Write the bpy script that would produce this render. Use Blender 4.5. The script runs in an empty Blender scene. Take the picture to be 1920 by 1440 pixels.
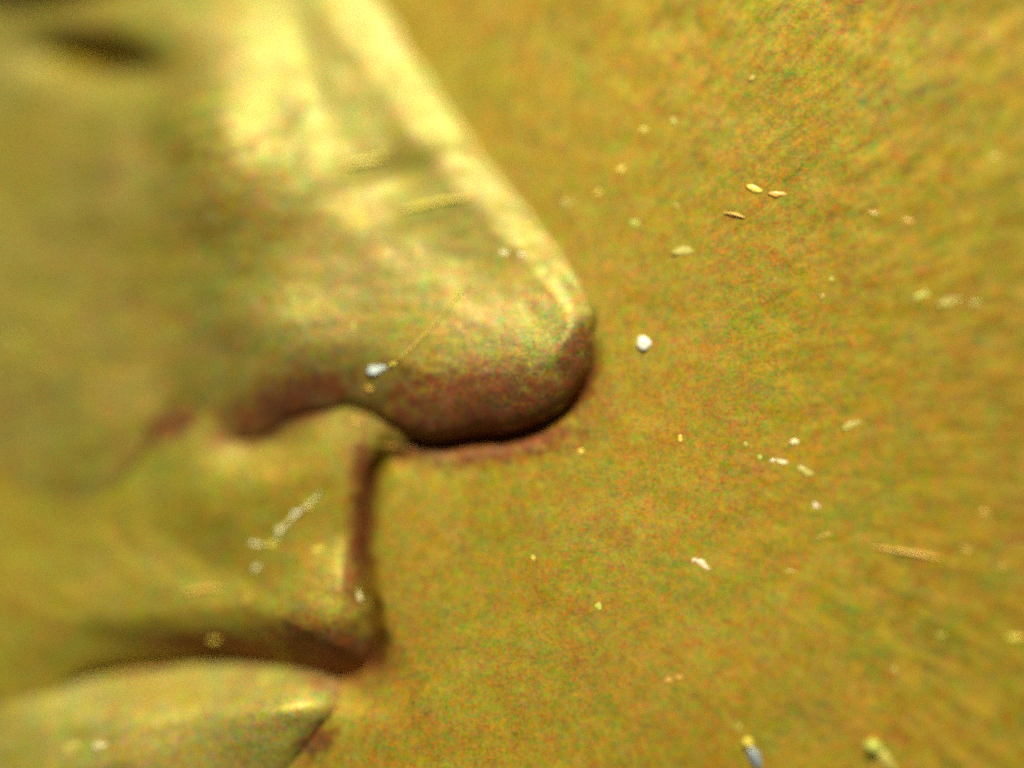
import bpy, math, random
import numpy as np

random.seed(7)
rng = np.random.default_rng(11)
SC = bpy.context.scene
COL = SC.collection
S = 1e-4            # metres per photograph pixel on the resting plane
H = 2500.0          # camera height above that plane, in the same units


# ------------------------------------------------------------------ camera, light, exposure
TILT_DEG, TAX, TAY = 11.0, 0.80, -0.60        # the lens leans towards the lower right
_t = math.radians(TILT_DEG)
AZ = np.array([math.sin(_t) * TAX, math.sin(_t) * TAY, math.cos(_t)])
AX = np.cross([0, 1, 0], AZ)
AX /= np.linalg.norm(AX)
AY = np.cross(AZ, AX)
CAM = AZ * H * S


def W3(x, y, z):
    """as W, for arrays"""
    x, y, z = (np.asarray(v, float) for v in (x, y, z))
    u, v = ((x - 960) / H)[..., None], ((720 - y) / H)[..., None]
    d = -AZ + u * AX + v * AY
    t = (z * S - CAM[2]) / d[..., 2]
    return CAM + d * t[..., None]


def W(x, y, z=0.0):
    """photograph position (x, y) at height z above the resting plane -> world point"""
    return tuple(float(c) for c in W3(x, y, z))


cd = bpy.data.cameras.new('macro_camera')
cam = bpy.data.objects.new('macro_camera', cd)
COL.objects.link(cam)
from mathutils import Matrix, Vector
cam.matrix_world = Matrix([[AX[i], AY[i], AZ[i], CAM[i]] for i in range(3)] + [[0, 0, 0, 1]])
cd.sensor_width = 36.0
cd.lens = 36.0 * H / 1920.0
cd.clip_start, cd.clip_end = 0.002, 20.0
cd.dof.use_dof = True
cd.dof.focus_distance = float(np.dot(CAM - np.array(W(1140, 910, 15)), AZ))
cd.dof.aperture_fstop = (cd.lens * 1e-3) / (660 * S)
SC.camera = cam

wd = bpy.data.worlds.new('World')
SC.world = wd
wd.use_nodes = True
wb = wd.node_tree.nodes['Background']
wb.inputs[0].default_value = (0.66, 0.48, 0.44, 1)
wb.inputs[1].default_value = 0.12


def lamp(name, px, py, pz, tx, ty, size, watts, color):
    ld = bpy.data.lights.new(name, 'AREA')
    ld.shape = 'DISK'
    ld.size = size * S
    ld.energy = watts
    ld.color = color
    o = bpy.data.objects.new(name, ld)
    COL.objects.link(o)
    a = np.array([(px - 960) * S, (720 - py) * S, pz * S])
    b = np.array([(tx - 960) * S, (720 - ty) * S, 0])
    o.location = a
    o.rotation_euler = Vector(b - a).to_track_quat('-Z', 'Y').to_euler()
    return o


lamp('macro_lamp', 3100, -7650, 8000, 850, 700, 2800, 27.0, (1.0, 0.95, 0.74))

SC.view_settings.view_transform = 'Standard'
SC.view_settings.look = 'None'
SC.view_settings.exposure = 0.0
SC.view_settings.gamma = 1.0
SC.view_settings.use_curve_mapping = False
SC.cycles.use_denoising = False
SC.cycles.use_adaptive_sampling = True
SC.cycles.adaptive_threshold = 0.5
SC.cycles.adaptive_min_samples = 20
SC.cycles.filter_width = 2.8
SC.cycles.max_bounces = 6


# ------------------------------------------------------------------ materials
class NT:
    def __init__(self, name):
        self.m = bpy.data.materials.new(name)
        self.m.use_nodes = True
        self.t = self.m.node_tree
        self.p = self.t.nodes['Principled BSDF']

    def n(self, kind, **kw):
        nd = self.t.nodes.new(kind)
        for k, v in kw.items():
            if k.startswith('i_'):
                key = k[2:]
                key = int(key) if key.isdigit() else key.replace('_', ' ')
                nd.inputs[key].default_value = v
            else:
                setattr(nd, k, v)
        return nd

    def l(self, a, b):
        self.t.links.new(a, b)

    def math(self, op, a, b=None, c=None):
        nd = self.n('ShaderNodeMath', operation=op)
        for i, v in enumerate((a, b, c)):
            if v is None:
                continue
            if isinstance(v, (int, float)):
                nd.inputs[i].default_value = v
            else:
                self.l(v, nd.inputs[i])
        return nd.outputs[0]

    def vmath(self, op, a, b=None, c=None):
        nd = self.n('ShaderNodeVectorMath', operation=op)
        for i, v in enumerate((a, b, c)):
            if v is None:
                continue
            if isinstance(v, tuple):
                nd.inputs[i].default_value = v
            else:
                self.l(v, nd.inputs[i])
        return nd.outputs[0]


TARNISH_SHADE = [(895, 768, 190, 78, -5), (1082, 700, 32, 84, 12), (676, 960, 19, 150, 4), (618, 1222, 110, 58, 12),  # red-brown tarnish, also painting in the shade under the nose and lips
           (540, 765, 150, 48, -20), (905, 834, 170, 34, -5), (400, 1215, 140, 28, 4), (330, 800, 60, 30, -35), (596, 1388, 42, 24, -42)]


def metal_material(name, base, fan, grain_angle, seed):
    """worn yellow brass: several sizes of red/green/yellow toning, brushed grain, ragged red-brown tarnish doubling as painted shade"""
    g = NT(name)
    co = g.n('ShaderNodeTexCoord').outputs['Object']
    off = g.vmath('ADD', co, (seed * 0.37, seed * 0.21, seed * 0.11))
    if fan:      # flow lines of the metal spreading from the nose
        d = g.vmath('SUBTRACT', co, W(860, 800))
        sp = g.n('ShaderNodeSeparateXYZ')
        g.l(d, sp.inputs[0])
        ang = g.math('ARCTAN2', sp.outputs[1], sp.outputs[0])
        rad = g.math('SQRT', g.math('ADD', g.math('MULTIPLY', sp.outputs[0], sp.outputs[0]),
                                    g.math('MULTIPLY', sp.outputs[1], sp.outputs[1])))
        cb = g.n('ShaderNodeCombineXYZ')
        g.l(g.math('MULTIPLY', ang, 42.0), cb.inputs[0])
        g.l(g.math('MULTIPLY', rad, 110.0), cb.inputs[1])
        gv = cb.outputs[0]
    else:
        mp = g.n('ShaderNodeMapping', vector_type='TEXTURE')
        mp.inputs['Rotation'].default_value = (0, 0, math.radians(grain_angle))
        mp.inputs['Scale'].default_value = (0.0135, 0.0027, 0.01)
        g.l(off, mp.inputs['Vector'])
        gv = mp.outputs[0]
    grain = g.n('ShaderNodeTexNoise', i_Scale=1.0, i_Detail=3.0, i_Roughness=0.6)
    g.l(gv, grain.inputs['Vector'])
    tot = None
    for sc, amp in ((9000.0, 3.6), (1500.0, 1.2), (620.0, 0.85), (260.0, 0.5), (52.0, 0.32)):
        nz = g.n('ShaderNodeTexNoise', i_Scale=sc, i_Detail=1.0, i_Roughness=0.5)
        g.l(off, nz.inputs['Vector'])
        c = g.vmath('SUBTRACT', nz.outputs['Color'], (0.5, 0.5, 0.5))
        c = g.vmath('MULTIPLY', c, (amp, amp * 0.82, amp * 2.6))
        tot = c if tot is None else g.vmath('ADD', tot, c)
    gr = g.math('MULTIPLY', g.math('SUBTRACT', grain.outputs[0], 0.5), 1.3 if fan else 0.6)
    if fan:
        mr = g.n('ShaderNodeMapRange', i_1=420 * S, i_2=1000 * S)
        g.l(rad, mr.inputs[0])
        gr = g.math('MULTIPLY', gr, mr.outputs[0])
    tot = g.vmath('ADD', tot, gr)
    fac = g.vmath('MAXIMUM', g.vmath('ADD', tot, (1, 1, 1.0)), (0.12, 0.12, 0.0))
    colr = g.vmath('MULTIPLY', fac, base)
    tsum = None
    for x, y, sx, sy, deg in TARNISH_SHADE:
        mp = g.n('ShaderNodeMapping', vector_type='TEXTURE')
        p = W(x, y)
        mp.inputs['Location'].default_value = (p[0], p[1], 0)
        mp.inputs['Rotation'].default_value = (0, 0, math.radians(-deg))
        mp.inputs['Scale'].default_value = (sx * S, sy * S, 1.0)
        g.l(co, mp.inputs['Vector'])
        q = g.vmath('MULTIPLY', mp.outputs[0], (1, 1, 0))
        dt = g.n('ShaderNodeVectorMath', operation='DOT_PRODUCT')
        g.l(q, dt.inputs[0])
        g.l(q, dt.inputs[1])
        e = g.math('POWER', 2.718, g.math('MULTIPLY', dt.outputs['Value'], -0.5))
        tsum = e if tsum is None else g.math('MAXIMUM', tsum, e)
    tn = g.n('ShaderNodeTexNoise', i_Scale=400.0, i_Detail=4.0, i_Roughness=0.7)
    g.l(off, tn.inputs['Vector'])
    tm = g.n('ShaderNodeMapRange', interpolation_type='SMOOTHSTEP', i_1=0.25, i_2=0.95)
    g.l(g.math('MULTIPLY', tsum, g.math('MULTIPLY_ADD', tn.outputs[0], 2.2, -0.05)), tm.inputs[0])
    tar_shade = g.vmath('MULTIPLY', fac, (0.190, 0.052, 0.018))
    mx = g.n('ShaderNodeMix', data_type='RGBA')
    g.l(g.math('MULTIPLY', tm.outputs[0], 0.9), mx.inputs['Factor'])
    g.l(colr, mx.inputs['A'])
    g.l(tar_shade, mx.inputs['B'])
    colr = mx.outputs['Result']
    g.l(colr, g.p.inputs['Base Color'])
    pit = g.n('ShaderNodeTexNoise', i_Scale=420.0, i_Detail=3.0, i_Roughness=0.65)
    g.l(off, pit.inputs['Vector'])
    patch = g.n('ShaderNodeTexNoise', i_Scale=75.0, i_Detail=2.0)
    g.l(off, patch.inputs['Vector'])
    hgt = g.math('MULTIPLY_ADD', pit.outputs[0], 0.55, g.math('MULTIPLY', gr, g.math('MULTIPLY', patch.outputs[0], 1.3)))
    bp = g.n('ShaderNodeBump', i_Strength=0.22, i_Distance=0.0009)
    g.l(hgt, bp.inputs['Height'])
    g.l(bp.outputs[0], g.p.inputs['Normal'])
    g.p.inputs['Metallic'].default_value = 0.18 if fan else 0.24
    g.p.inputs['Specular IOR Level'].default_value = 0.2 if fan else 0.3
    g.l(g.math('MULTIPLY_ADD', grain.outputs[0], 0.3, 0.34), g.p.inputs['Roughness'])
    return g.m


BRASS = (0.360, 0.246, 0.022)
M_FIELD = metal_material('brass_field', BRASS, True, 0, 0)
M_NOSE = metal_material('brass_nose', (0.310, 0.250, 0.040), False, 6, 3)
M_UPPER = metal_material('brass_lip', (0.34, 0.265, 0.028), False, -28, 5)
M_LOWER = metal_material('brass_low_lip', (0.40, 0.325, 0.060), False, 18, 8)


def chip_material(name, col, rough=0.35, spec=0.5, trans=0.0, mott=0.25):
    g = NT(name)
    co = g.n('ShaderNodeTexCoord').outputs['Object']
    nz = g.n('ShaderNodeTexNoise', i_Scale=900.0, i_Detail=2.0)
    g.l(co, nz.inputs['Vector'])
    f = g.math('MULTIPLY_ADD', nz.outputs[0], mott * 2, 1.0 - mott)
    cn = g.vmath('MULTIPLY', g.n('ShaderNodeCombineXYZ', i_X=col[0], i_Y=col[1], i_Z=col[2]).outputs[0], f)
    g.l(cn, g.p.inputs['Base Color'])
    g.p.inputs['Roughness'].default_value = rough
    g.p.inputs['Specular IOR Level'].default_value = spec
    return g.m


CM = {
    'white': chip_material('white_gloss', (0.95, 0.95, 0.80), 0.25, 0.6, mott=0.05),
    'cream': chip_material('cream_chip', (0.88, 0.80, 0.42)),
    'yellow': chip_material('yellow_chip', (0.84, 0.66, 0.10)),
    'amber': chip_material('amber_chip', (0.74, 0.46, 0.09)),
    'lime': chip_material('lime_chip', (0.56, 0.60, 0.10)),
    'blue': chip_material('blue_white_chip', (0.72, 0.82, 0.80)),
    'slate': chip_material('blue_grey_chip', (0.24, 0.30, 0.33)),
    'pink': chip_material('pink_white_chip', (0.90, 0.74, 0.50)),
    'olive': chip_material('pale_olive_chip', (0.54, 0.47, 0.10)),
    'straw': chip_material('straw_thread', (0.66, 0.50, 0.09)),
    'dull': chip_material('dull_tan_chip', (0.58, 0.42, 0.08)),
}


# ------------------------------------------------------------------ height fields
STEP = 7.0
X0, X1, Y0, Y1 = -560.0, 2480.0, -560.0, 2000.0
gx = np.arange(X0, X1 + 1, STEP)
gy = np.arange(Y0, Y1 + 1, STEP)
GX, GY = np.meshgrid(gx, gy)


def catmull(pts, n=12):
    p = np.array(pts, float)
    q = np.vstack([2 * p[0] - p[1], p, 2 * p[-1] - p[-2]])
    out = []
    for i in range(len(p) - 1):
        a, b, c, d = q[i:i + 4]
        for t in np.arange(n) / n:
            out.append(0.5 * ((2 * b) + (c - a) * t + (2 * a - 5 * b + 4 * c - d) * t * t
                              + (3 * b - a - 3 * c + d) * t ** 3))
    out.append(p[-1])
    return np.array(out)


def inside(poly, X, Y):
    r = np.zeros(X.shape, bool)
    n = len(poly)
    for i in range(n):
        x1, y1 = poly[i]
        x2, y2 = poly[(i + 1) % n]
        if y1 == y2:
            continue
        c = ((y1 > Y) != (y2 > Y)) & (X < (x2 - x1) * (Y - y1) / (y2 - y1) + x1)
        r ^= c
    return r


def edge_field(edge, close, X, Y, vals=None):
    """signed distance to an edge line (inside positive) and a value carried along the line"""
    poly = np.vstack([edge, np.array(close, float)])
    best = np.full(X.shape, 1e18)
    val = np.zeros(X.shape)
    for i in range(len(edge) - 1):
        ax, ay = edge[i]
        bx, by = edge[i + 1]
        dx, dy = bx - ax, by - ay
        L = dx * dx + dy * dy + 1e-9
        t = np.clip(((X - ax) * dx + (Y - ay) * dy) / L, 0, 1)
        d = (X - ax - t * dx) ** 2 + (Y - ay - t * dy) ** 2
        m = d < best
        best[m] = d[m]
        if vals is not None:
            val[m] = (vals[i] * (1 - t) + vals[i + 1] * t)[m]
    d = np.sqrt(best)
    d[~inside(poly, X, Y)] *= -1
    return d, val


def fractal(X, Y, cell, octs=3, seed=0):
    """smooth value noise, about -1..1"""
    out = np.zeros(X.shape)
    amp, tot = 1.0, 0.0
    for o in range(octs):
        r = np.random.default_rng(seed * 31 + o)
        c = cell / (2 ** o)
        n = int(4000 / c) + 6
        tb = r.uniform(-1, 1, (n, n))
        fx, fy = (X + 1000) / c, (Y + 1000) / c
        ix, iy = np.floor(fx).astype(int) % (n - 1), np.floor(fy).astype(int) % (n - 1)
        tx, ty = fx - np.floor(fx), fy - np.floor(fy)
        tx, ty = tx * tx * (3 - 2 * tx), ty * ty * (3 - 2 * ty)
        a = tb[iy, ix] * (1 - tx) + tb[iy, ix + 1] * tx
        b = tb[iy + 1, ix] * (1 - tx) + tb[iy + 1, ix + 1] * tx
        out += amp * (a * (1 - ty) + b * ty)
        tot += amp
        amp *= 0.5
    return out / tot


def bump(x, y, sx, sy, deg, amp):
    a = math.radians(deg)
    u = (GX - x) * math.cos(a) + (GY - y) * math.sin(a)
    v = -(GX - x) * math.sin(a) + (GY - y) * math.cos(a)
    return amp * np.exp(-0.5 * ((u / sx) ** 2 + (v / sy) ** 2))


def smooth(a, b, v):
    t = np.clip((v - a) / (b - a), 0, 1)
    return t * t * (3 - 2 * t)


def along(edge_pts, vals, n=12):
    v = np.interp(np.arange((len(vals) - 1) * n + 1) / n, np.arange(len(vals)), vals)
    return v


# outline of the nose and cheek: (x, y, roundness width, roundness height)
E1 = [(310, -560, 100, 29), (572, -190, 100, 29), (688, -36, 98, 29), (802, 138, 94, 28), (872, 238, 90, 27),
      (930, 316, 86, 26), (992, 396, 78, 24), (1048, 468, 66, 22), (1088, 526, 56, 24),
      (1112, 572, 48, 34), (1114, 606, 44, 44), (1106, 655, 50, 52), (1092, 702, 64, 56), (1060, 752, 88, 56), (1002, 792, 110, 56),
      (930, 810, 120, 56), (850, 818, 120, 56), (770, 812, 120, 56), (700, 785, 120, 60), (630, 772, 130, 62),
      (560, 790, 130, 76), (500, 822, 125, 44), (440, 832, 110, 24), (390, 800, 100, 20), (345, 765, 90, 40),
      (300, 830, 90, 44), (230, 905, 100, 32), (160, 965, 110, 18), (40, 1030, 120, 6), (-560, 1200, 120, 6)]
e1 = catmull([p[:2] for p in E1])
w1 = along(E1, [p[2] for p in E1])
r1 = along(E1, [p[3] for p in E1])
d1, W1 = edge_field(e1, [(-560, -560)], GX, GY, w1)
_, R1 = edge_field(e1, [(-560, -560)], GX, GY, r1)

E2 = [(790, 640, 60, 20), (775, 820, 40, 20), (722, 840, 34, 26), (690, 885, 36, 34), (668, 960, 40, 36), (662, 1040, 34, 30),
      (668, 1110, 30, 26), (680, 1160, 60, 50), (692, 1205, 100, 84), (680, 1245, 120, 96), (640, 1272, 140, 100),
      (580, 1268, 130, 96), (500, 1244, 115, 80), (420, 1226, 95, 68), (330, 1232, 85, 58), (240, 1240, 90, 50),
      (150, 1262, 100, 36), (70, 1315, 110, 22), (-40, 1370, 120, 12), (-560, 1520, 120, 12)]
e2 = catmull([p[:2] for p in E2])
d2, W2 = edge_field(e2, [(-560, 640)], GX, GY, along(E2, [p[2] for p in E2]))
_, R2 = edge_field(e2, [(-560, 640)], GX, GY, along(E2, [p[3] for p in E2]))

E3 = [(630, 1120, 60, 20), (640, 1230, 70, 30), (640, 1296, 80, 60), (628, 1348, 95, 88), (596, 1400, 105, 96), (550, 1450, 115, 92),
      (470, 1540, 140, 76), (390, 1680, 150, 60), (350, 2000, 150, 60)]
e3 = catmull([p[:2] for p in E3])
d3, WD3 = edge_field(e3, [(-560, 2000), (-560, 1120)], GX, GY, along(E3, [p[2] for p in E3]))
_, R3 = edge_field(e3, [(-560, 2000), (-560, 1120)], GX, GY, along(E3, [p[3] for p in E3]))


def blur(A, sig):
    n = int(3 * sig / STEP)
    k = np.exp(-0.5 * (np.arange(-n, n + 1) * STEP / sig) ** 2)
    k /= k.sum()
    P = np.pad(A, n, mode='edge')
    P = np.apply_along_axis(lambda v: np.convolve(v, k, 'valid'), 0, P)
    return np.apply_along_axis(lambda v: np.convolve(v, k, 'valid'), 1, P)


W1, R1, W2, R2, WD3, R3 = (blur(A, 45) for A in (W1, R1, W2, R2, WD3, R3))
d1 = d1 + 7 * fractal(GX, GY, 130, 3, 21) + 4 * fractal(GX, GY, 36, 2, 24)
d2 = d2 + 6 * fractal(GX, GY, 110, 3, 22) + 5 * fractal(GX, GY, 34, 2, 25) + 5
d3 = d3 + 8 * fractal(GX, GY, 130, 3, 23)


def rounded(top, d, w, r, skirt=3.2, bevel=None):
    """top surface turned down over a rounded rim of width w and height r, then a steep skirt"""
    s = np.clip(d / np.maximum(w, 1), 0, 1)
    z = top - r * (1 - np.sqrt(np.maximum(1 - (1 - s) ** 2, 0)) * 0.65 - 0.35 * s)
    if bevel is not None:      # a bevelled flank instead of a rounded rim
        zb = top - r * (1 - (s - 0.55 * np.sin(2 * np.pi * s) / (2 * np.pi)))
        z = z * (1 - bevel) + zb * bevel
    return np.where(d < 0, z + skirt * d, z)


# the coin is slightly domed: it falls away towards the upper left and the lower right
DIAG = np.maximum((1000 - GX) * 0.80 + (760 - GY) * 0.60, 0)
TILT = -0.5e-4 * DIAG ** 2 / (1 + DIAG / 2500)
LOWR = np.maximum((GX - 1250) * 0.85 + (GY - 850) * 0.53, 0)
TILT -= 1.25e-4 * LOWR ** 2 / (1 + LOWR / 1800)
TILT -= 0.15e-4 * np.maximum(620 - GX, 0) ** 2 / (1 + np.maximum(620 - GX, 0) / 900)

# the flat field of the coin
ZG = np.zeros(GX.shape)
UR = np.maximum((GX - 1050) * 0.75 + (560 - GY) * 0.66, 0)
ZG += 2.4e-4 * UR ** 2 / (1 + UR / 700)
ZG += 5.0 * fractal(GX, GY, 260, 3, 4) + 1.6 * fractal(GX, GY, 55, 2, 5)
ZG -= 40 * np.exp(-(np.minimum(np.abs(d1 + 6), 400) / 17) ** 2) * smooth(690, 780, GX) * smooth(620, 780, GY)
ZG -= 66 * np.exp(-(np.abs(d2 + 3) / 21) ** 2) * smooth(830, 900, GY) * (1 - smooth(1230, 1290, GY))
ZG += bump(760, 1040, 60, 130, 0, 12)
ZG += bump(700, 1330, 90, 60, -20, 10)
ZG -= 75 * smooth(20, 90, d2) + 30 * smooth(20, 90, d1) * (1 - smooth(20, 90, d2)) * smooth(300, 700, GY)
ZG -= 90 * smooth(20, 100, d3) * (1 - smooth(20, 90, d2))

ZG -= bump(655, 1270, 55, 40, 0, 45)
ZG += TILT

# nose and cheek
LFT = smooth(-40, 330, GX)
PL = smooth(60, 420, d1)
T1 = 8 + R1 * (1 - PL) + (20 + 33 * LFT) * PL
T1 += 4.5 * fractal(GX * 0.45 + GY * 0.1, GY, 90, 3, 9) + 9 * fractal(GX, GY, 330, 2, 10)
T1 += bump(400, 200, 115, 165, 0, 36) + bump(450, 320, 150, 150, 0, 22) + bump(400, 330, 150, 150, 20, 30)
T1 += bump(520, 605, 120, 50, 15, 14) + bump(230, 30, 120, 40, 0, 20)
T1 -= bump(185, 122, 80, 27, 8, 75) + bump(285, 275, 40, 80, 5, 30)
T1 -= bump(40, -95, 240, 34, 0, -100)
T1 -= bump(575, 170, 36, 90, -12, 9)
T1 -= bump(760, 330, 80, 26, -14, 14)
T1 += 1.3 * fractal(GX, GY, 34, 2, 31)
T1 += TILT
Z1 = rounded(T1, d1, W1, R1, bevel=(1 - smooth(500, 610, GY)) * np.ones(GX.shape))

# upper lip
T2 = 6 + 0.03 * np.maximum(d2, 0) + TILT
T2 += 4 * fractal(GX * 0.6 + GY * 0.3, GY, 80, 3, 13) + 5 * fractal(GX, GY, 240, 2, 14)
T2 += bump(560, 880, 110, 70, -25, 26) + bump(400, 900, 60, 90, 0, 14)
T2 -= bump(480, 830, 60, 36, 0, 20)
T2 += bump(590, 1150, 100, 70, 0, 34) + bump(200, 1120, 150, 60, -10, 14)
T2 -= bump(420, 1070, 110, 40, 20, 14)
Z2 = rounded(T2, d2, W2, R2)

# lower lip
T3 = -66 + 52 * smooth(230, -40, GX) + TILT
T3 += (88 + 34 * smooth(380, 560, GX)) * smooth(1215, 1350, GY + 0.05 * (GX - 470)) * smooth(-160, 260, GX)
T3 += 4 * fractal(GX * 0.6 - GY * 0.3, GY, 80, 3, 17)
T3 += bump(190, 1440, 140, 60, -20, 30)
Z3 = rounded(T3, d3, WD3, R3)

ZALL = ZG.copy()
for z, d in ((Z1, d1), (Z2, d2), (Z3, d3)):
    ZALL = np.where(d > -60, np.maximum(ZALL, z), ZALL)


def height(x, y):
    fx, fy = (x - X0) / STEP, (y - Y0) / STEP
    i, j = int(fx), int(fy)
    i, j = max(0, min(i, len(gx) - 2)), max(0, min(j, len(gy) - 2))
    tx, ty = fx - i, fy - j
    a = ZALL[j, i] * (1 - tx) + ZALL[j, i + 1] * tx
    b = ZALL[j + 1, i] * (1 - tx) + ZALL[j + 1, i + 1] * tx
    return a * (1 - ty) + b * ty


def sheet(name, Z, keep, mat, thick):
    P = W3(GX, GY, Z).reshape(-1, 3)
    ny, nx = Z.shape
    idx = np.arange(ny * nx).reshape(ny, nx)
    q = np.stack([idx[:-1, :-1], idx[1:, :-1], idx[1:, 1:], idx[:-1, 1:]], -1).reshape(-1, 4)
    if keep is not None:
        kf = keep.reshape(-1)
        q = q[kf[q].all(1)]
        used = np.unique(q)
        rm = np.full(ny * nx, -1)
        rm[used] = np.arange(len(used))
        P, q = P[used], rm[q]
    me = bpy.data.meshes.new(name)
    me.from_pydata(P.tolist(), [], q.tolist())
    me.polygons.foreach_set('use_smooth', [True] * len(me.polygons))
    me.materials.append(mat)
    o = bpy.data.objects.new(name, me)
    COL.objects.link(o)
    if thick:
        sm = o.modifiers.new('thickness', 'SOLIDIFY')
        sm.thickness = thick * S
        sm.offset = -1.0
    return o


def tag(o, label=None, cat=None, group=None, kind=None):
    for k, v in (('label', label), ('category', cat), ('group', group), ('kind', kind)):
        if v:
            o[k] = v
    return o


coin = sheet('coin', ZG, None, M_FIELD, 14)
tag(coin, 'worn yellow brass coin with a profile of a nose and lips facing right', 'coin')
for nm, Z, keep, mt in (('nose', Z1, d1 > -55, M_NOSE), ('upper_lip', Z2, d2 > -45, M_UPPER), ('lower_lip', Z3, d3 > -45, M_LOWER)):
    sheet(nm, Z, keep, mt, 10).parent = coin


# ------------------------------------------------------------------ scratches and lint
def tube(name, pts, mat, flat=1.0, seg=20, wob=0.0, n=14):
    """pts: (x, y, z, radius) in photograph units"""
    c = catmull([p[:4] for p in pts], n)
    rr = random.Random(len(pts) * 13 + int(pts[0][0]))
    V, F = [], []
    m = len(c)
    for i in range(m):
        a, b = c[max(i - 1, 0)], c[min(i + 1, m - 1)]
        t = np.array([b[0] - a[0], b[1] - a[1]])
        t /= np.linalg.norm(t) + 1e-9
        nrm = np.array([-t[1], t[0]])
        for s in range(seg):
            th = 2 * math.pi * s / seg
            r = c[i][3] * (1 + wob * rr.uniform(-1, 1))
            V.append(W(c[i][0] + nrm[0] * r * math.cos(th), c[i][1] + nrm[1] * r * math.cos(th),
                       c[i][2] + r * flat * math.sin(th)))
    for i in range(m - 1):
        for s in range(seg):
            s2 = (s + 1) % seg
            F.append((i * seg + s, i * seg + s2, (i + 1) * seg + s2, (i + 1) * seg + s))
    F.append(tuple(range(seg)))
    F.append(tuple((m - 1) * seg + s for s in reversed(range(seg))))
    me = bpy.data.meshes.new(name)
    me.from_pydata(V, [], F)
    me.polygons.foreach_set('use_smooth', [True] * len(me.polygons))
    me.materials.append(mat)
    me.flip_normals()
    me.update()
    o = bpy.data.objects.new(name, me)
    COL.objects.link(o)
    return o


def thread(pts, r, mat, label, lift=1.6, taper=True):
    n = len(pts)
    q = []
    for i, (x, y) in enumerate(pts):
        f = (0.45 if i in (0, n - 1) else 1.0) if taper else 1.0
        q.append((x, y, height(x, y) + lift, r * f))
    # sample the ground between the given points so that the thread lies on it
    c = catmull([p[:2] for p in q], 5)
    rr = np.interp(np.arange(len(c)) / 5.0, np.arange(n), [p[3] for p in q])
    zz = [height(x, y) + lift for x, y in c]
    return tag(tube('scratch', [(x, y, z, k) for (x, y), z, k in zip(c, zz, rr)], mat, 0.8, 8, 0.08, 2),
               label, 'scratch', 'fine scratches and lint on the coin')


thread([(884, 533), (855, 556), (822, 600), (780, 645), (742, 680)], 1.7, CM['straw'],
       'hair-thin straw lint running across the nose to the blue-white speck')
thread([(748, 396), (790, 386), (835, 376), (885, 371)], 4.2, CM['yellow'],
       'thin bright yellow scratch meeting the shiny nose bridge at mid length')
thread([(648, 310), (680, 303), (722, 294)], 6, CM['yellow'],
       'short thick blurred yellow scratch left of the shiny nose bridge')
thread([(602, 922), (580, 945), (552, 968), (530, 992), (515, 1016)], 2.2, CM['cream'],
       'pale beaded scratch slanting across the upper lip')
thread([(338, 1114), (365, 1107), (395, 1103), (425, 1105)], 3.6, CM['amber'],
       'curved amber scratch on the left of the upper lip')
thread([(1640, 1026), (1690, 1034), (1735, 1042), (1765, 1048)], 3.6, CM['amber'],
       'long level amber scratch on the right of the flat field')
thread([(1358, 399), (1378, 402), (1396, 408)], 3, CM['amber'],
       'short amber scratch under the pair of bright yellow specks')


# ------------------------------------------------------------------ specks and beads
def chip(name, cat, x, y, ln, wd, ang, mat, label, group, taper=0.0, hgt=0.55, lift=0.25, rough=0.12, seed=None):
    """a small lump lying on the surface: long axis at ang degrees (clockwise on the photograph),
    taper > 0 narrows it towards its far end"""
    import bmesh
    bm = bmesh.new()
    bmesh.ops.create_icosphere(bm, subdivisions=3, radius=1.0)
    sd = seed if seed is not None else int(x * 7 + y * 3)
    ph = np.random.default_rng(sd).uniform(0, 6.28, 6)
    ca, sa = math.cos(math.radians(ang)), math.sin(math.radians(ang))
    z0 = height(x, y)
    zr = wd * 0.5 * hgt
    for v in bm.verts:
        ux, uy, uz = v.co
        k = 1 + rough * (math.sin(3 * ux + ph[0]) * math.cos(2.6 * uy + ph[1]) + 0.6 * math.sin(5 * uz + 4 * ux + ph[2]))
        w = 1 - taper * (ux * 0.5 + 0.5)
        px = ux * ln * 0.5 * k
        py = uy * wd * 0.5 * k * w
        pz = uz * zr * k * w
        X, Y = x + px * ca - py * sa, y + px * sa + py * ca
        v.co = W(X, Y, z0 + zr * lift + pz)
    me = bpy.data.meshes.new(name)
    bmesh.ops.recalc_face_normals(bm, faces=bm.faces[:])
    bm.to_mesh(me)
    bm.free()
    me.polygons.foreach_set('use_smooth', [True] * len(me.polygons))
    me.materials.append(mat)
    o = bpy.data.objects.new(name, me)
    COL.objects.link(o)
    # keep the origin on the chip itself
    p = W(x, y, z0)
    me.transform(Matrix.Translation((-p[0], -p[1], -p[2])))
    o.location = p
    return tag(o, label, cat, group)


GC = 'bright specks on the flat field'
GF = 'bright specks on the face'

# the three beads
b = chip('bead', 'bead', 1207, 645, 28, 26, 80, CM['white'],
         'round glossy white bead right of the nose tip', None, hgt=0.6, lift=0.1, rough=0.10)
b = chip('bead', 'bead', 1402, 1394, 22, 19, 60, CM['yellow'],
         'small yellow bead with a blue-grey tail at the bottom edge', None, hgt=0.9, rough=0.06)
t = chip('tail', None, 1414, 1420, 46, 22, 62, CM['slate'], None, None, taper=0.1, hgt=0.5)
t.parent = b
t.location = tuple(np.array(t.location) - np.array(b.location))
t = chip('streak', None, 1411, 1411, 30, 8, 58, CM['blue'], None, None, taper=0.3, hgt=1.5, lift=0.9)
t.parent = b
t.location = tuple(np.array(t.location) - np.array(b.location))
b = chip('bead', 'bead', 1637, 1402, 34, 30, 45, CM['lime'],
         'larger yellow-green bead with a pale tail near the bottom right', None, hgt=0.9, rough=0.06)
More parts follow.
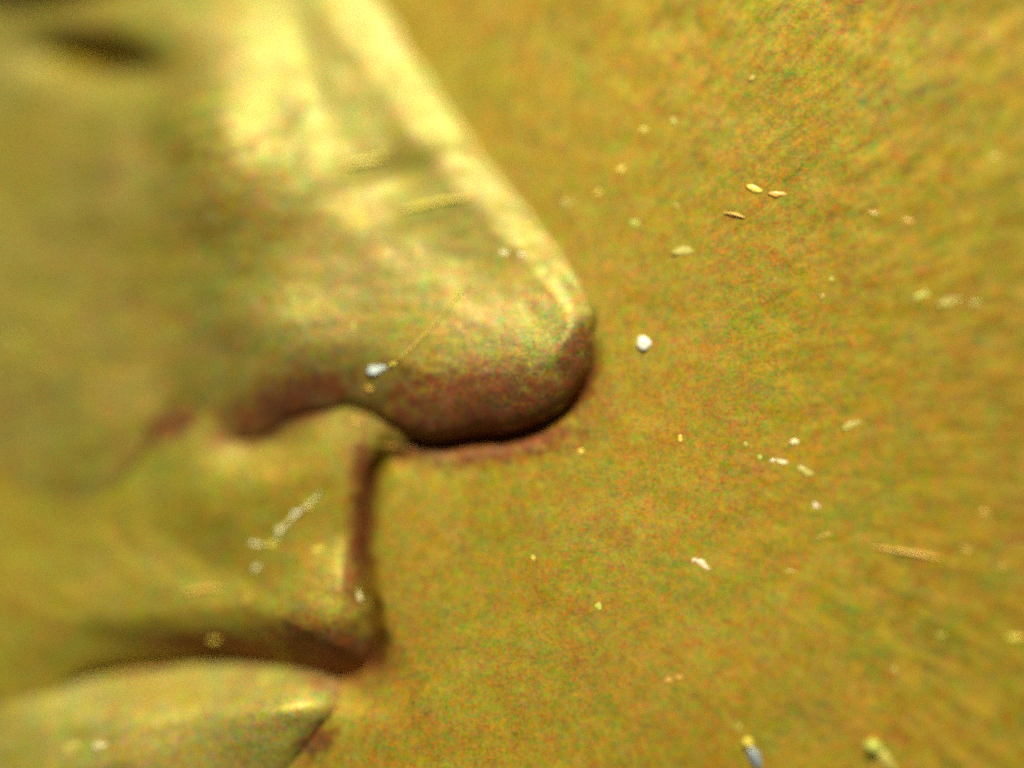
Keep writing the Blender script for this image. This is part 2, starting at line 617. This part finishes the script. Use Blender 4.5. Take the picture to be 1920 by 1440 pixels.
t = chip('tail', None, 1660, 1426, 56, 30, 48, CM['olive'], None, None, taper=0.55, hgt=0.4)
t.parent = b
t.location = tuple(np.array(t.location) - np.array(b.location))

CH = [
    # x, y, length, width, angle, colour, taper, label
    (1208, 243, 18, 12, 0, 'yellow', .2, 'small yellow speck, uppermost of the slanting row right of the nose bridge'),
    (1264, 227, 16, 11, 0, 'lime', .2, 'tiny pale green speck just above the slanting row of yellow specks'),
    (1165, 317, 15, 13, 0, 'yellow', .2, 'bright yellow speck, second in the slanting row right of the nose bridge'),
    (1123, 360, 20, 10, -35, 'yellow', .3, 'slanted yellow speck, third in the row right of the nose bridge'),
    (1063, 381, 22, 12, -30, 'olive', .3, 'dull pale speck nearest to the right side of the nose bridge'),
    (1190, 418, 16, 11, 20, 'lime', .2, 'dim yellow-green speck below the slanting yellow row'),
    (1270, 385, 14, 9, 0, 'dull', .2, 'faint tan speck right of the slanting yellow row'),
    (1418, 354, 30, 15, 8, 'yellow', .35, 'brightest yellow speck, left one of a touching pair on the upper right'),
    (1464, 363, 44, 12, -8, 'amber', .4, 'longer amber speck, right one of a touching pair on the upper right'),
    (1412, 145, 18, 10, -20, 'dull', .2, 'faint tan speck alone high above the bright pair'),
    (1285, 470, 44, 18, -15, 'olive', .3, 'wide faint olive speck above and right of the white bead'),
    (1640, 400, 26, 8, 0, 'dull', .3, 'left of two flat tan specks in line on the upper right'),
    (1705, 414, 28, 9, 4, 'amber', .4, 'right of two flat tan specks in line on the upper right'),
    (1868, 296, 26, 9, 0, 'amber', .3, 'small amber speck near the right edge, upper part'),
    (1559, 523, 9, 8, 0, 'lime', .1, 'tiny lime dot above the faint amber speck'),
    (1543, 555, 18, 10, -50, 'dull', .3, 'faint amber speck under the tiny lime dot'),
    (1732, 553, 38, 15, -20, 'lime', .5, 'left greenish speck of a pair at the right'),
    (1780, 566, 44, 14, -15, 'olive', .5, 'right paler speck of a greenish pair at the right'),
    (1830, 568, 26, 10, -5, 'olive', .3, 'small pale speck beside the greenish pair near the right edge'),
    (1597, 797, 46, 15, -18, 'olive', .4, 'wide pale olive speck with a dark line above it'),
    (1490, 828, 15, 13, 20, 'cream', .2, 'small cream speck with a grey smear to its right'),
    (1467, 866, 24, 11, 8, 'cream', .4, 'bright elongated cream speck below the smeared one'),
    (1449, 863, 9, 8, 0, 'pink', .1, 'tiny pinkish dot touching the left of the elongated cream speck'),
    (1425, 857, 11, 9, -60, 'lime', .2, 'tiny lime speck left of the elongated cream speck'),
    (1398, 833, 12, 9, 60, 'olive', .2, 'tiny pale speck farthest left in the cream cluster'),
    (1510, 884, 28, 16, 20, 'olive', .3, 'faint rounded olive speck right below the cream cluster'),
    (1530, 948, 12, 10, 30, 'pink', .2, 'tiny pale pink dot below the cream cluster'),
    (1318, 1058, 24, 12, 35, 'pink', .4, 'pinkish white speck with a bright core in the lower middle'),
    (1301, 1050, 10, 8, 0, 'pink', .1, 'tiny pink dot just left of the pinkish white speck'),
    (1122, 1137, 13, 13, 80, 'lime', .2, 'small yellow-green dot alone low on the field'),
    (1275, 822, 13, 10, -70, 'yellow', .2, 'small upright yellow speck under the white bead'),
    (1089, 846, 9, 10, 0, 'yellow', .1, 'tiny yellow dot just below the curved underside of the nose'),
    (1000, 1046, 9, 9, 0, 'yellow', .1, 'tiny yellow dot in the plain area right of the upper lip'),
    (1480, 1072, 26, 8, 0, 'dull', .3, 'flat tan speck in the lower middle of the field'),
    (1545, 1004, 30, 8, -12, 'dull', .3, 'flat slanted tan speck left of the long amber scratch'),
    (1812, 1030, 16, 10, 10, 'amber', .2, 'small amber speck past the right end of the long amber scratch'),
    (1846, 961, 18, 11, 0, 'amber', .2, 'amber speck above the right end of the long amber scratch'),
    (1875, 1064, 22, 8, 10, 'dull', .2, 'flat tan speck near the right edge below the long amber scratch'),
    (1764, 1190, 18, 12, 20, 'lime', .3, 'small yellow-green speck in the lower right'),
    (1898, 1194, 42, 13, 8, 'yellow', .4, 'bright yellow speck cut by the right edge of the picture'),
    (1674, 1254, 26, 11, 35, 'olive', .3, 'pale slanted speck in the lower right corner area'),
    (1253, 1275, 14, 9, 0, 'amber', .2, 'left dot of an orange pair low on the field'),
    (1273, 1270, 12, 9, 0, 'amber', .2, 'right dot of an orange pair low on the field'),
    (1386, 1364, 16, 9, 50, 'olive', .3, 'faint pale speck just above the small yellow bead'),
]
for x, y, ln, wdt, an, c, tp, lb in CH:
    chip('speck', 'speck', x, y, ln, wdt, an, CM[c], lb, GC, taper=tp, hgt=0.16, lift=0.0, rough=0.3)

CF = [
    (708, 691, 46, 20, -14, 'blue', .3, 'bright blue-white speck at the end of the hair-thin lint'),
    (740, 681, 20, 7, -18, 'yellow', .4, 'thin yellow sliver touching the blue-white speck'),
    (695, 728, 20, 9, 5, 'amber', .2, 'small amber speck directly under the blue-white speck'),
    (945, 474, 18, 11, 5, 'cream', .2, 'cream speck, left one of two beside the nose bridge'),
    (977, 477, 24, 9, 5, 'cream', .3, 'cream speck, right one of two beside the nose bridge'),
    (663, 791, 36, 8, 6, 'amber', .3, 'flat amber speck on the edge between nose and upper lip'),
    (591, 571, 12, 9, 0, 'lime', .2, 'right of two tiny lime dots on the nose'),
    (551, 565, 11, 9, 0, 'lime', .2, 'left of two tiny lime dots on the nose'),
    (662, 612, 16, 12, -60, 'olive', .2, 'pale olive speck between the lime dots and the blue-white speck'),
    (672, 1117, 17, 11, 70, 'cream', .3, 'cream speck lodged in the upright dark lip edge'),
    (480, 1019, 30, 8, 14, 'cream', .3, 'flat cream speck left of the beaded scratch end'),
    (511, 1019, 20, 8, -30, 'yellow', .3, 'slanted yellow speck at the lower end of the beaded scratch'),
    (555, 962, 16, 11, -35, 'white', .3, 'brightest white speck on the beaded scratch, upper one'),
    (525, 991, 15, 12, -30, 'cream', .3, 'rounded cream speck on the beaded scratch, lower one'),
    (580, 951, 12, 8, -10, 'yellow', .2, 'tiny yellow speck on the beaded scratch nearest its upper end'),
    (595, 1031, 26, 9, -12, 'yellow', .3, 'yellow speck between the beaded scratch and the upright lip edge'),
    (482, 1063, 16, 9, -35, 'cream', .3, 'small slanted cream speck under the beaded scratch'),
    (464, 1122, 26, 8, -50, 'amber', .6, 'pointed amber sliver right of the curved amber scratch'),
    (404, 1198, 20, 12, -10, 'yellow', .2, 'bright yellow speck in the dark line of the mouth'),
    (302, 1278, 18, 9, -8, 'yellow', .2, 'small yellow speck on the crest of the lower lip'),
    (496, 1279, 18, 8, 4, 'yellow', .2, 'yellow speck on the lower lip under the mouth'),
    (192, 1398, 40, 10, -10, 'cream', .4, 'flat cream speck near the bottom left corner'),
    (130, 1405, 40, 22, -20, 'olive', .3, 'wide dull olive speck beside the flat cream one in the bottom left corner'),
    (30, 634, 26, 12, 25, 'olive', .3, 'pale speck at the far left edge halfway up'),
    (85, 678, 34, 8, -25, 'olive', .3, 'slanted pale sliver near the left edge'),
]
for x, y, ln, wdt, an, c, tp, lb in CF:
    chip('speck', 'speck', x, y, ln, wdt, an, CM[c], lb, GF, taper=tp, hgt=0.16, lift=0.2, rough=0.3)
